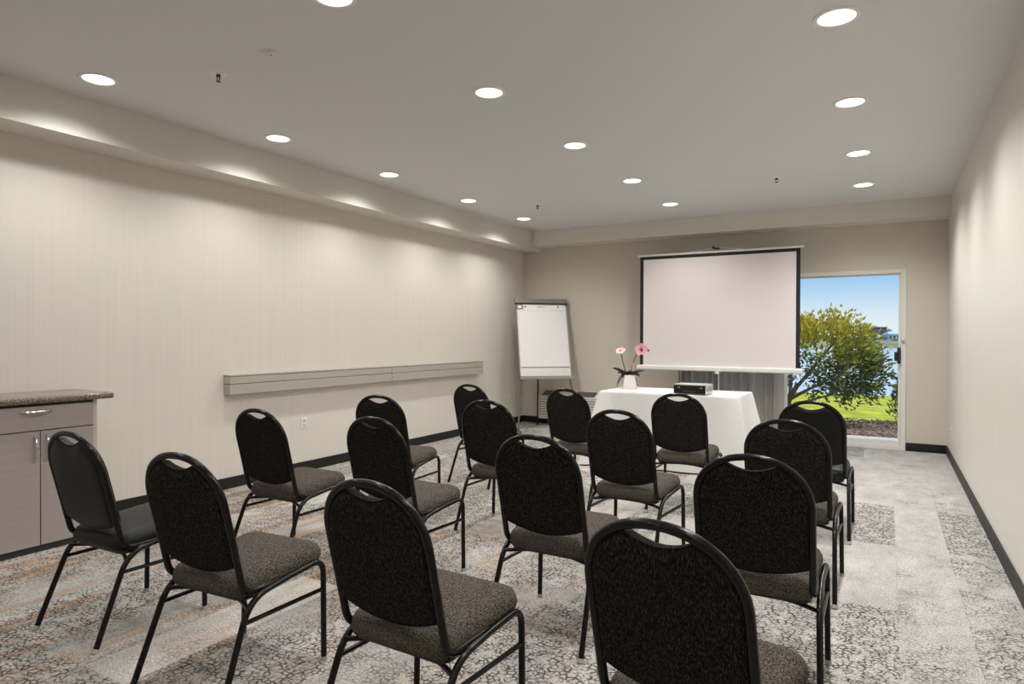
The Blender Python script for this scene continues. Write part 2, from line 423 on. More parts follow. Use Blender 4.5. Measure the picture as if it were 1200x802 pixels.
bm = bmesh.new(); dbox(bm, hx-0.022, hx+0.012, YB-0.038, YB+0.014, 1.00, 1.185, 0.006); obj('door_handle', bm, M_BRONZE, s_r, smooth=True)
bm = bmesh.new(); dbox(bm, hx-0.050, hx-0.020, YB-0.045, YB-0.010, 1.03, 1.135, 0.006); obj('handle_grip', bm, M_BPLAST, s_r, smooth=True)
bm = bmesh.new(); dbox(bm, DX1-0.040, DX1-0.008, YB-0.030, YB-0.010, 1.245, 1.285, 0.004); obj('security_latch', bm, M_SILVER, door, smooth=True)

# ================================================================== ceiling fixtures
def downlight(x, y, label, first=[None]):
    t = None
    if label is None: pass
    elif first[0] is None:
        t = thing('recessed_downlight', label, 'ceiling light', (x, y, ZC), 0, 'recessed downlights in the ceiling')
        bm = bmesh.new(); lathe(bm, [(0.082, -0.001), (0.084, -0.007), (0.094, -0.009), (0.103, -0.006), (0.106, 0.0)], 40)
        obj('trim_ring', bm, M_WHITE, t, smooth=True)
        bm = bmesh.new(); lathe(bm, [(0.0, -0.0055), (0.05, -0.005), (0.0825, -0.003)], 36)
        obj('lens', bm, M_LENS, t, smooth=True)
        first[0] = t
    else:
        t = first[0].copy(); COL.objects.link(t); t.location = (x, y, ZC); t['label'] = label
        for ch in first[0].children:
            if ch.type == 'MESH':
                c = ch.copy(); COL.objects.link(c); c.parent = t
    l = bpy.data.lights.new('lamp_light', 'SPOT'); l.energy = LAMP_POWER*(1.7 if x > -1 else 1.0); l.color = LAMP_COL
    l.spot_size = R(150); l.spot_blend = 0.75; l.shadow_soft_size = 0.07
    lo = bpy.data.objects.new('lamp_light', l); COL.objects.link(lo); lo.location = (x, y, ZC-0.02)
    lo.visible_glossy = True
    return t
cols = (('left', -4.105, 'along the left soffit'), ('middle', -2.18, 'in the middle row'), ('right', -0.222, 'in the row along the right wall'))
ord_ = ['nearest', 'second', 'third', 'fourth', 'farthest']
for cname, x, where in cols:
    for k, y in enumerate((2.16, 3.49, 4.79, 6.14, 7.43)):
        if cname == 'right' and k == 0:
            lab = None          # lamp above the picture's upper edge: only its light matters
        elif cname == 'right':
            lab = 'round lit recessed downlight, %s seen of the four %s' % (ord_[k-1] if k < 4 else 'farthest', where)
        else:
            lab = 'round lit recessed downlight, %s of the five seen %s' % (ord_[k], where)
        downlight(x, y, lab)
    for y in (0.83, -0.5, -1.85):
        l = bpy.data.lights.new('lamp_light', 'SPOT'); l.energy = LAMP_POWER*0.45; l.color = LAMP_COL
        l.spot_size = R(150); l.spot_blend = 0.75; l.shadow_soft_size = 0.07
        lo = bpy.data.objects.new('lamp_light', l); COL.objects.link(lo); lo.location = (x, y, ZC-0.02)

def sprinkler(x, y, label, s=1.0):
    t = thing('fire_sprinkler', label, 'sprinkler', (x, y, ZC), 0, 'fire sprinklers in the ceiling')
    bm = bmesh.new(); lathe(bm, [(0.0, -0.007), (0.018, -0.008), (0.040*s, -0.006), (0.048*s, 0.0)], 24); obj('escutcheon', bm, M_WHITE, t, smooth=True)
    bm = bmesh.new(); lathe(bm, [(0.012, -0.006), (0.013, -0.018), (0.009, -0.022), (0.0, -0.022)], 12)
    tube(bm, [(-0.011, 0, -0.018), (-0.013, 0, -0.030), (-0.004, 0, -0.045)], 0.003, 6); tube(bm, [(0.011, 0, -0.018), (0.013, 0, -0.030), (0.004, 0, -0.045)], 0.003, 6)
    obj('sprinkler_body', bm, M_BRONZE, t, smooth=True)
    bm = bmesh.new(); lathe(bm, [(0.0, -0.045), (0.012, -0.046), (0.014, -0.049), (0.0, -0.050)], 12); obj('deflector', bm, M_BRONZE, t, smooth=True)
sprinkler(-3.405, 2.462, 'fire sprinkler in white round plate, nearest one, by the left soffit')
sprinkler(-3.534, 6.727, 'small fire sprinkler far down the ceiling, near the left soffit')
sprinkler(-0.934, 6.696, 'small fire sprinkler far down the ceiling, above the projection screen')
bm = bmesh.new(); lathe(bm, [(0, -0.012), (0.035, -0.011), (0.042, -0.008), (0.044, -0.004), (0.055, -0.003), (0.057, 0)], 32, (0, 0, 0))
t = thing('ceiling_cover_plate', 'flat white round cover plate on the ceiling beside the nearest sprinkler', 'cover plate', (-2.909, 2.427, ZC))
obj('plate', bm, M_CEIL, t, smooth=True)
bm = bmesh.new(); lathe(bm, [(0, -0.016), (0.004, -0.015), (0.005, -0.011)], 10); obj('screw', bm, M_GREYINK, t)

# ================================================================== wall fittings
def outlet(name, loc, rz, label, hole=True):
    t = thing(name, label, 'outlet', loc, rz)
    bm = bmesh.new(); box(bm, -0.036, 0.036, 0, 0.006, -0.058, 0.058, 0.002); obj('cover_plate', bm, M_WHITE, t, smooth=True)
    for z in (-0.022, 0.022):
        bm = bmesh.new(); box(bm, -0.015, 0.015, 0.006, 0.008, z-0.014, z+0.014, 0.001); o = obj('socket', bm, M_UNIT, t)
        for sx in (-0.006, 0.006):
            b2 = bmesh.new(); box(b2, sx-0.001, sx+0.001, 0.0078, 0.0086, z-0.005, z+0.005); obj('slot', b2, M_CABD, o)
outlet('wall_outlet', (XL, 4.414, 0.463), R(-90), 'white wall outlet below the long rail on the left wall')
outlet('wall_outlet', (XL, 8.33, 0.387), R(-90), 'small white wall outlet in the far left corner behind the flip chart')
outlet('wall_outlet', (XR, 8.20, 0.30), R(90), 'white wall outlet low on the right wall near the glass door')

rail = thing('wall_rail', 'long greige two-board bumper rail fixed on the left wall', 'wall rail', (XL, 3.544, 0.80))
for (ya, yb2) in ((0, 2.05), (2.053, 3.93)):
    bxo('board', (0, 0.085, ya, yb2, 0.0, 0.086), M_LEDGE, rail, 0.003)
    bxo('board', (0, 0.085, ya, yb2, 0.090, 0.152), M_LEDGE, rail, 0.003)
bxo('top_cap', (0, 0.088, -0.004, 3.934, 0.154, 0.167), M_LEDGE, rail, 0.003)

# packaged air conditioner on the far wall
ac = thing('air_conditioner', 'off-white wall air conditioner with slatted front under the flip chart', 'air conditioner', (-3.93, YB, 0.10))
bm = bmesh.new()                                   # sloping top at the front, flat at the wall
pr = [(-0.20, 0.0), (-0.20, 0.318), (-0.19, 0.332), (-0.03, 0.402), (0.0, 0.405), (0.0, 0.0)]
loft(bm, [[Vector((x, y, z)) for y, z in pr] for x in (-0.53, 0.53)]); obj('housing', bm, M_UNIT, ac, smooth=20)
bxo('front_recess', (-0.51, 0.51, -0.2025, -0.199, 0.028, 0.318), M_GRILLE, ac)
for k in range(8):
    z = 0.033+k*0.036
    bm = bmesh.new(); box(bm, -0.50, 0.50, -0.214, -0.198, z, z+0.026, 0.003); obj('louvre', bm, M_UNIT, ac)
sl = math.atan2(0.07, 0.16)
for xa, xb in ((-0.49, -0.24), (0.03, 0.34)):
    bm = bmesh.new(); box(bm, xa, xb, -0.075, 0.075, 0.0, 0.005)
    bmesh.ops.transform(bm, matrix=Matrix.Translation((0, -0.11, 0.367)) @ Matrix.Rotation(sl, 4, 'X'), verts=bm.verts)
    g = obj('top_grille', bm, M_GRILLE, ac)
    bm = bmesh.new()
    for k in range(7): box(bm, xa+0.01, xb-0.01, -0.066+k*0.021, -0.061+k*0.021, 0.004, 0.009)
    bmesh.ops.transform(bm, matrix=Matrix.Translation((0, -0.11, 0.367)) @ Matrix.Rotation(sl, 4, 'X'), verts=bm.verts)
    obj('grille_bars', bm, M_ALU, g)

# ================================================================== cabinet and worktop
cab = thing('base_cabinet', 'mauve grey base cabinet with one drawer over two doors by the left wall', 'cabinet', (-4.397, 1.97, 0))
Y0, Y1, XK = -0.36, 0.328, XL+4.397+0.014
bm = bmesh.new(); box(bm, XK, 0.0, Y0, 0.302, 0.035, 0.885); obj('body', bm, M_CAB, cab)
bxo('end_panel', (XK, 0.008, 0.304, Y1, 0.0, 0.888), M_CABS, cab, 0.002)
bxo('plinth', (XK, 0.006, Y0, 0.303, 0.0, 0.033), M_CABD, cab)
bxo('shadow_gap', (0.0, 0.004, Y0+0.002, 0.302, 0.036, 0.884), M_CABD, cab)
def bow(bm, p0, p1, out, h, r=0.006):
    p0 = Vector(p0); p1 = Vector(p1); out = Vector(out)
    pts = [p0+(p1-p0)*t + out*h*math.sin(PI*t)**0.7 for t in [k/14 for k in range(15)]]
    tube(bm, pts, [r*(0.7+0.5*math.sin(PI*k/14)) for k in range(15)], 8)
dr = bxo('drawer', (0.002, 0.020, Y0+0.004, 0.3, 0.728, 0.872), M_CAB, cab, 0.0015)
bm = bmesh.new(); bow(bm, (0.019, -0.110, 0.842), (0.019, 0.062, 0.842), (1, 0, 0), 0.032); obj('handle', bm, M_CHROME, dr, smooth=True)
for ya, yb2, hy in ((Y0+0.004, -0.003, -0.030), (0.002, 0.3, 0.032)):
    d = bxo('door', (0.002, 0.020, ya, yb2, 0.040, 0.722), M_CAB, cab, 0.0015)
    bm = bmesh.new(); bow(bm, (0.019, hy, 0.535), (0.019, hy, 0.695), (1, 0, 0), 0.032); obj('handle', bm, M_CHROME, d, smooth=True)
bm = bmesh.new(); box(bm, XL+0.001, -4.345, 1.50, 2.385, 0.888, 0.928, 0.014, 4)
tag(obj('worktop', bm, M_GRAN, smooth=True), 'brown speckled stone worktop with rounded edge on the grey cabinet', 'worktop')

# ================================================================== chairs
def back_y(z): return -0.2-0.126*(z-0.39)/0.5
BN = Vector((0, -0.5, -0.126)).normalized()      # outward (rear) normal of the back
def make_chair():
    t = thing('stacking_chair', '', 'chair')
    # --- hoop of the back
    pts = []
    lo = fillet([(0.193, 0.03, 0.386), (0.193, -0.200, 0.381), (0.193, back_y(0.56), 0.56)], 0.058, 7)
    for p in lo: pts.append(p)
    zc, a, b_ = 0.703, 0.193, 0.174
    for k in range(0, 29):
        th = PI*k/28
        c, s_ = math.cos(th), math.sin(th)
        x = a*math.copysign(abs(c)**0.92, c); z = zc+b_*abs(s_)**0.92
        pts.append(Vector((x, back_y(z), z)))
    for p in reversed(lo): pts.append(Vector((-p.x, p.y, p.z)))
    bm = bmesh.new(); tube(bm, pts, 0.0125, 10); obj('back_frame', bm, M_FRAME, t, smooth=True)
    # --- padded back : outline in (x, z)
    A, Bv = 0.186, 0.164
    out = []
    for k in range(0, 13):                       # right arch from the side up to the scoop corner
        th = R(64)*k/12
        out.append((A*abs(math.cos(th))**0.92, zc+Bv*abs(math.sin(th))**0.92))
    xe, ze = out[-1]
    for k in range(1, 12):                       # hand-hole scoop
        u = 1-2*k/12; out.append((xe*u, 0.826+(ze-0.826)*abs(u)**1.8))
    out += [(-x, z) for x, z in reversed(out[:13])]
    left = [(-A, 0.62), (-A, 0.54)]
    bot = []
    for k in range(0, 13):
        u = -1+2*k/12; bot.append((0.184*u, 0.448+0.040*abs(u)**2.0))
    out = out + left + bot + [(A, 0.54), (A, 0.62)]
    cxz = (0.0, 0.655)
    def ring(s, d):
        rr = []
        for x, z in out:
            x2 = cxz[0]+(x-cxz[0])*s; z2 = cxz[1]+(z-cxz[1])*s
            rr.append(Vector((x2, back_y(z2), z2))+BN*d)
        return rr
    bm = bmesh.new()
    loft(bm, [ring(0.25, 0.017), ring(0.6, 0.017), ring(0.85, 0.0155), ring(0.95, 0.012), ring(0.985, 0.005), ring(0.99, -0.002),
              ring(0.985, -0.016), ring(0.95, -0.028), ring(0.85, -0.036), ring(0.6, -0.040), ring(0.25, -0.042)])
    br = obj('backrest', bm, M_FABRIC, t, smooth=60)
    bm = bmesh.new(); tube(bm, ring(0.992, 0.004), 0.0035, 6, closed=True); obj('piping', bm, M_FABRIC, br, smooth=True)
    # --- seat cushion
    def sring(ins, z0, z1, y0=-0.222, y1=0.205):
        o = rrect(0.197-ins, y0+ins, y1-ins, min(0.060-min(ins, 0.045)*0.5, (0.197-ins)*0.9), 6, 0.207-ins)
        return [Vector((x, y, z0+(z1-z0)*(y-y0)/(y1-y0))) for x, y in o]
    bm = bmesh.new()
    loft(bm, [sring(0.05, 0.362, 0.392), sring(0.018, 0.363, 0.393), sring(0.005, 0.370, 0.400), sring(0.0, 0.388, 0.418), sring(0.003, 0.408, 0.436),
              sring(0.011, 0.424, 0.452), sring(0.025, 0.434, 0.462), sring(0.055, 0.441, 0.469), sring(0.11, 0.446, 0.474), sring(0.17, 0.447, 0.475)])
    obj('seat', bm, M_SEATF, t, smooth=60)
    bm = bmesh.new(); o = rrect(0.185, -0.195, 0.175, 0.04, 4)
    loft(bm, [[Vector((x, y, 0.352+0.03*(y+0.2)/0.4)) for x, y in o], [Vector((x, y, 0.364+0.03*(y+0.2)/0.4)) for x, y in o]])
    obj('seat_board', bm, M_BPLAST, t)
    # --- legs
    r = 0.0115
    for s_ in (-1, 1):
        p = fillet([(s_*0.2255, -0.331, 0.014), (s_*0.2125, -0.192, 0.368), (s_*0.210, 0.0, 0.388)], 0.085, 8)
        bm = bmesh.new(); tube(bm, p, r, 10); l = obj('leg', bm, M_FRAME, t, smooth=True)
        bm = bmesh.new(); tube(bm, [(s_*0.226, -0.3365, 0.0), (s_*0.2255, -0.330, 0.016)], [0.0145, 0.0125], 10); obj('glide', bm, M_GLIDE, l, smooth=True)
        p = fillet([(s_*0.2244, 0.166, 0.014), (s_*0.218, 0.168, 0.405), (s_*0.210, 0.0, 0.388)], 0.062, 8)
        bm = bmesh.new(); tube(bm, p, r, 10); l = obj('leg', bm, M_FRAME, t, smooth=True)
        bm = bmesh.new(); tube(bm, [(s_*0.2246, 0.166, 0.0), (s_*0.2244, 0.166, 0.016)], [0.0145, 0.0125], 10); obj('glide', bm, M_GLIDE, l, smooth=True)
        yr = -0.331+0.139*0.29/0.354
        bm = bmesh.new(); tube(bm, [(s_*0.2205, 0.166, 0.285), (s_*0.2155, yr, 0.292)], 0.0085, 8); obj('side_stretcher', bm, M_FRAME, t, smooth=True)
    y1 = -0.331+0.139*0.335/0.354
    pts = [(0.213*u, y1+0.055*(1-u*u), 0.337+0.012*(1-u*u)) for u in [-1+2*k/12 for k in range(13)]]
    bm = bmesh.new(); tube(bm, pts, 0.0085, 8); obj('crossbar', bm, M_FRAME, t, smooth=True)
    return t
chair0 = make_chair()
def dup(root):
    r = root.copy(); COL.objects.link(r)
    for ch in list(root.children):
        c = ch.copy(); COL.objects.link(c); c.parent = r
        for g in list(ch.children):
            d = g.copy(); COL.objects.link(d); d.parent = c
    return r
CH = [  # x, y, turn, label
 (-3.017, 1.777, 1.4, 'charcoal vinyl stacking chair in front of the grey cabinet'),
 (-2.158, 1.700, 3.5, 'dark brown stacking chair in the nearest row, second from the left'),
 (-1.262, 1.711, -1.8, 'dark brown stacking chair in the nearest row, third from the left'),
 (-0.397, 1.726, -8.0, 'large dark stacking chair cut off at the bottom edge, rightmost of the nearest row'),
 (-3.065, 2.765, 1.4, 'dark stacking chair below the left wall rail, leftmost of the second row'),
 (-2.250, 2.823, -0.8, 'dark stacking chair in the second row, second from the left'),
 (-1.269, 2.709, -0.6, 'dark stacking chair in the second row, third from the left'),
 (-0.418, 2.693, 1.5, 'dark stacking chair in the second row, rightmost'),
 (-3.107, 3.773, 8.0, 'dark stacking chair near the left wall, leftmost of the third row'),
 (-2.238, 3.861, 1.2, 'dark stacking chair in the third row, second from the left'),
 (-1.294, 3.774, -3.3, 'dark stacking chair in the third row, third from the left, before the white table'),
 (-0.434, 3.801, -0.5, 'dark stacking chair in the third row, rightmost, along the right aisle'),
 (-3.063, 4.975, -7.7, 'dark stacking chair in the far row, leftmost, close to the left wall'),
 (-2.151, 4.979, -8.1, 'dark stacking chair in the far row, in front of the air conditioner'),
 (-1.325, 5.010, 1.3, 'dark stacking chair in the far row, before the silver box'),
 (-0.426, 4.924, -0.2, 'smooth charcoal vinyl stacking chair in the far row, rightmost, nearest the glass door'),
]
# smooth-vinyl versions of the two padded meshes for the two odd chairs
alt = {}
for i, (x, y, a, lab) in enumerate(CH):
    c = chair0 if i == 0 else dup(chair0)
    c.location = (x, y, 0); c.rotation_euler = (0, 0, R(a)); c['label'] = lab; c['category'] = 'chair'; c['group'] = 'stacking chairs in four rows'
    c['_i'] = i
for c in [o for o in COL.objects if o.get('_i') is not None]:
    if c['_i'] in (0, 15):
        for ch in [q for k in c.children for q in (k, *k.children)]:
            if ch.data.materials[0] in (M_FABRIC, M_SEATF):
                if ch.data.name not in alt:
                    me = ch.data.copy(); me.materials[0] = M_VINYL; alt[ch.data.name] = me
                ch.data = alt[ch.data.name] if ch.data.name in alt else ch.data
    del c['_i']

# ================================================================== table with cloth
TXC, TYC, THX, THY, TZ = -1.855, 6.53, 0.665, 0.335, 0.745
tb = thing('folding_table', 'folding table hidden under the white cloth before the screen', 'table', (TXC, TYC, 0))
bxo('tabletop', (-THX, THX, -THY, THY, TZ-0.03, TZ), M_UNIT, tb, 0.004)
for sx in (-1, 1):
    for sy in (-1, 1):
        bm = bmesh.new(); tube(bm, [(sx*0.55, sy*0.25, 0), (sx*0.55, sy*0.25, TZ-0.03)], 0.014, 8); obj('leg', bm, M_ALU, tb, smooth=True)
bm = bmesh.new()
base = []
hx_, hy_, rc = THX+0.006, THY+0.006, 0.02
def perim():
    P = []
    segs = [((hx_, -hy_), (hx_, hy_), 26), ((hx_, hy_), (-hx_, hy_), 44), ((-hx_, hy_), (-hx_, -hy_), 26), ((-hx_, -hy_), (hx_, -hy_), 44)]
    for (a, b_, n) in segs:
        for k in range(n):
            t = k/n; P.append((a[0]+(b_[0]-a[0])*t, a[1]+(b_[1]-a[1])*t))
    return P
PR = perim(); rings = []
lev = [0, 0.012, 0.04, 0.1, 0.2, 0.32, 0.45, 0.6, 0.75, 0.88, 1.0]
for t in lev:
    z = TZ+0.004-t*(TZ-0.012) if t > 0 else TZ+0.004
    ring = []
    for i, (x, y) in enumerate(PR):
        dc = math.hypot(abs(x)-hx_, abs(y)-hy_)
        ax = abs(abs(x)-hx_) < 1e-6; ay = abs(abs(y)-hy_) < 1e-6
        nx = math.copysign(1, x) if ax else 0; ny = math.copysign(1, y) if ay else 0
        cb = math.exp(-(dc/0.11)**2)
        if not (ax and ay):                        # the fold of a corner points outwards diagonally
            nx2 = nx + (math.copysign(cb*0.9, x) if not ax else 0); ny2 = ny + (math.copysign(cb*0.9, y) if not ay else 0)
        else: nx2, ny2 = nx, ny
        flute = 0.010*math.sin(i*0.62)+0.007*math.sin(i*0.27+1)
        dip = -0.035*math.exp(-((dc-0.20)/0.07)**2)
        off = (0.005 if t > 0 else 0) + 0.02*t + (0.135*cb + dip*0.6 + flute)*t**0.9
        ring.append(Vector((TXC+x+nx2*off, TYC+y+ny2*off, z)))
    rings.append(ring)
loft(bm, rings, cap0=True, cap1=False)
tag(obj('tablecloth', bm, M_CLOTH, smooth=60), 'floor-length white cloth draped over the table before the screen', 'tablecloth')

# silver box with black front on the table
ZT = TZ+0.005
dv = thing('electronic_device', 'low silver box with glossy black front panel on the white tablecloth', 'device', (-1.62, 6.315, ZT), R(-3))
W2, D2, H2 = 0.155, 0.115, 0.098
bxo('case', (-W2, W2, -D2, D2, 0.006, H2), M_SILVER, dv, 0.005)
fp = bxo('front_panel', (-W2+0.003, W2-0.003, -D2-0.008, -D2+0.002, 0.010, H2-0.010), M_BPLAST, dv, 0.003)
for x, m in ((-0.095, M_SILVER), (-0.115, M_ALU), (0.10, M_ALU), (0.118, M_SILVER)):
    bm = bmesh.new(); tube(bm, [(x, -D2-0.006, 0.066), (x, -D2-0.014, 0.066)], 0.007, 12); obj('knob', bm, m, fp, smooth=True)
bxo('slot', (-0.06, 0.06, -D2-0.0095, -D2-0.0075, 0.030, 0.034), M_ALU, fp)
for k in range(5): bxo('side_vent', (W2-0.001, W2+0.001, -0.08+k*0.035, -0.065+k*0.035, 0.03, 0.075), M_GRILLE, dv)
for sx in (-1, 1):
    for sy in (-1, 1): bxo('foot', (sx*0.12-0.012, sx*0.12+0.012, sy*0.085-0.012, sy*0.085+0.012, 0, 0.007), M_BPLAST, dv)

# ================================================================== orchid
M_LEAF = mat('dark_orchid_leaf', (0.030, 0.022, 0.020), 0.35)
M_STEM = mat('dark_stem', (0.055, 0.05, 0.03), 0.6)
M_STAKE = mat('pale_stake', (0.55, 0.50, 0.38), 0.6)
M_PINK = mat('pink_petal', (0.74, 0.36, 0.44), 0.55); M_PALE = mat('pale_pink_petal', (0.78, 0.56, 0.46), 0.55)
M_MAG = mat('magenta_lip', (0.30, 0.012, 0.07), 0.5); M_YEL = mat('peach_lip', (0.60, 0.28, 0.12), 0.5)
M_POT = mat('white_ceramic_pot', (0.74, 0.69, 0.68), 0.3)
oc = thing('potted_orchid', 'potted orchid with two pink flowers in a white square pot on the tablecloth', 'plant', (-2.375, 6.62, ZT))
bm = bmesh.new()
def sq(h, z): return [Vector((x, y, z)) for x, y in rrect(h, -h, h, 0.012, 3)]
loft(bm, [sq(0.071, 0), sq(0.073, 0.006), sq(0.056, 0.142), sq(0.054, 0.145), sq(0.050, 0.143), sq(0.050, 0.120)])
bmesh.ops.rotate(bm, verts=bm.verts, cent=(0, 0, 0), matrix=Matrix.Rotation(R(25), 3, 'Z')); obj('pot', bm, M_POT, oc, smooth=True)
bm = bmesh.new(); lathe(bm, [(0, 0.132), (0.03, 0.133), (0.047, 0.126)], 12); obj('soil', bm, M_LEAF, oc)
def blade(bm, p0, dirv, L, w, droop, n=8, th=0.003):
    d = Vector(dirv).normalized(); side = d.cross(Vector((0, 0, 1))).normalized()
    top = []; bt = []
    for k in range(n+1):
        t = k/n; c = Vector(p0)+d*L*t+Vector((0, 0, -droop*t*t)); ww = w*math.sin(PI*(0.08+0.9*t))**0.8
        top.append([bm.verts.new(c+side*ww+Vector((0, 0, 0.75*ww))), bm.verts.new(c+Vector((0, 0, 0))), bm.verts.new(c-side*ww+Vector((0, 0, 0.75*ww)))])
        bt.append([bm.verts.new(v.co-Vector((0, 0, th))) for v in top[-1]])
    for k in range(n):
        for j in (0, 1):
            bm.faces.new((top[k][j], top[k][j+1], top[k+1][j+1], top[k+1][j])); bm.faces.new((bt[k][j+1], bt[k][j], bt[k+1][j], bt[k+1][j+1]))
        bm.faces.new((top[k][0], top[k+1][0], bt[k+1][0], bt[k][0])); bm.faces.new((top[k+1][2], top[k][2], bt[k][2], bt[k+1][2]))
    bm.faces.new((top[0][2], top[0][1], top[0][0], bt[0][0], bt[0][1], bt[0][2])); bm.faces.new((top[n][0], top[n][1], top[n][2], bt[n][2], bt[n][1], bt[n][0]))
for dx, dy, dz, L, w, dr_ in ((-0.85, -0.4, 0.42, 0.17, 0.040, 0.0), (-0.7, -0.6, -0.02, 0.12, 0.042, 0.12), (0.85, 0.35, 0.30, 0.15, 0.034, 0.0),
                              (0.75, -0.25, 0.35, 0.10, 0.038, 0.03), (-0.2, -0.8, 0.5, 0.08, 0.036, 0.02), (0.6, 0.1, 0.1, 0.085, 0.018, 0.12), (0.2, 0.8, 0.4, 0.12, 0.040, 0.03), (-0.9, 0.2, 0.25, 0.13, 0.038, 0.02), (0.9, -0.3, 0.15, 0.12, 0.036, 0.03), (-0.4, -0.7, 0.3, 0.10, 0.04, 0.03)):
    bm = bmesh.new(); blade(bm, (dx*0.02, dy*0.02, 0.145), (dx, dy, dz), L, w, dr_); obj('leaf', bm, M_LEAF, oc, smooth=True)
tops = []
for base_, tip, bend in (((-0.025, 0, 0.135), (-0.085, -0.02, 0.375), (-0.005, 0, 0)), ((0.03, 0, 0.135), (0.085, 0.045, 0.395), (-0.025, 0, 0))):
    a = Vector(base_); b_ = Vector(tip)
    pts = [a+(b_-a)*t+Vector(bend)*math.sin(PI*t) for t in [k/8 for k in range(9)]]
    bm = bmesh.new(); tube(bm, pts, 0.0052, 6); obj('stem', bm, M_STEM, oc, smooth=True); tops.append(b_)
bm = bmesh.new(); tube(bm, [(0.028, 0.005, 0.13), (0.040, 0.012, 0.275)], 0.005, 6); obj('support_stake', bm, M_STAKE, oc, smooth=True)
def flower(c, r, m, ml, tilt):
    nrm = Vector(tilt).normalized(); ux = nrm.cross(Vector((0, 0, 1))).normalized(); uy = ux.cross(nrm)
    bm = bmesh.new(); lathe(bm, [(0, 0.004), (r*0.2, 0.006), (r*0.28, 0.0), (0, -0.006)], 10)
    f = None
    objs = []
    for k in range(5):
        a = R(90+72*k); wv = 0.62 if k in (1, 4) else 0.42
        b2 = bmesh.new(); rr = []
        d = ux*math.cos(a)+uy*math.sin(a); s_ = nrm.cross(d)
        n = 10
        for dz, sc in ((0.0025, 1.0), (-0.0025, 1.0)):
            ring = []
            for j in range(n):
                th = 2*PI*j/n
                ring.append(c+d*(r*0.55+r*0.5*math.cos(th)*sc)+s_*(r*wv*math.sin(th)*sc)+nrm*(dz+0.12*r*math.cos(th)))
            rr.append(ring)
        loft(b2, rr); objs.append(b2)
    t = obj('flower', bm, ml, oc, smooth=True)
    for v in t.data.vertices: v.co = c + ux*v.co.x + uy*v.co.y + nrm*(v.co.z+0.012)
    for b2 in objs: obj('petal', b2, m, t, smooth=True)
view = Vector((0.32, -0.93, 0.1))
flower(tops[0]+Vector((0, -0.01, 0.022)), 0.050, M_PALE, M_YEL, view+Vector((-0.3, 0, 0.9)))
flower(tops[1]+Vector((0.035, -0.01, 0.018)), 0.066, M_PINK, M_MAG, view)
bm = bmesh.new(); lathe(bm, [(0, -0.018), (0.010, -0.006), (0.011, 0.004), (0, 0.018)], 8, tuple(tops[1]+Vector((0.105, 0.01, 0.010)))); obj('bud', bm, M_MAG, oc, smooth=True)

# ================================================================== projection screen on a tripod
SY = 8.30
sc_ = thing('projection_screen', 'white pull-up projection screen with black borders standing behind the table', 'screen', (-1.86, SY, 0))
SX0, SX1, SZ0, SZ1 = -2.830+1.86, -0.890+1.86, 0.925, 2.352
BW = 0.045
fb = bxo('screen_fabric', (SX0+BW, SX1-BW, -0.002, 0.002, SZ0, SZ1-BW), M_SCREEN, sc_)
bm = bmesh.new(); box(bm, SX0, SX0+BW, -0.0022, 0.0022, SZ0+0.01, SZ1); box(bm, SX1-BW, SX1, -0.0022, 0.0022, SZ0+0.01, SZ1); box(bm, SX0+BW, SX1-BW, -0.0022, 0.0022, SZ1-BW, SZ1)
obj('black_border', bm, M_BLACK, fb)
bm = bmesh.new(); tube(bm, [(SX0-0.035, 0, SZ1+0.008), (SX1+0.035, 0, SZ1+0.008)], 0.014, 10); obj('top_bar', bm, M_WHITE, sc_, smooth=True)
bm = bmesh.new(); box(bm, SX0-0.035, SX1+0.035, -0.036, 0.036, SZ0-0.055, SZ0+0.008, 0.016, 3); obj('casing', bm, M_WHITE, sc_, smooth=True)
bm = bmesh.new(); tube(bm, [(-0.36, 0, SZ1+0.015), (-0.05, 0.02, SZ1+0.062), (0.05, 0.02, SZ1+0.062), (0.36, 0, SZ1+0.015)], 0.004, 6); obj('bail_handle', bm, M_WHITE, sc_, smooth=True)
bm = bmesh.new(); box(bm, -0.03, 0.045, -0.012, 0.05, SZ1+0.040, SZ1+0.060, 0.006); box(bm, -0.045, -0.015, -0.014, 0.02, SZ1+0.054, SZ1+0.078, 0.005); obj('hook', bm, M_BPLAST, sc_, smooth=True)
bm = bmesh.new(); tube(bm, [(0.03, 0.06, 0.18), (0.03, 0.06, SZ1+0.05)], 0.010, 10); obj('pole', bm, M_SILVER, sc_, smooth=True)
bm = bmesh.new(); box(bm, 0.005, 0.055, -0.045, 0.075, SZ0-0.085, SZ0-0.052, 0.006); obj('case_clamp', bm, M_WHITE, sc_, smooth=True)
for a in (-90+20, 30+20, 150+20):
    d = Vector((math.cos(R(a)), math.sin(R(a))*0.8, 0))
    bm = bmesh.new(); tube(bm, [Vector((0.03, 0.06, 0.42))+d*0.015, Vector((0.03, 0.06, 0.012))+d*0.38], 0.009, 8); obj('leg', bm, M_SILVER, sc_, smooth=True)

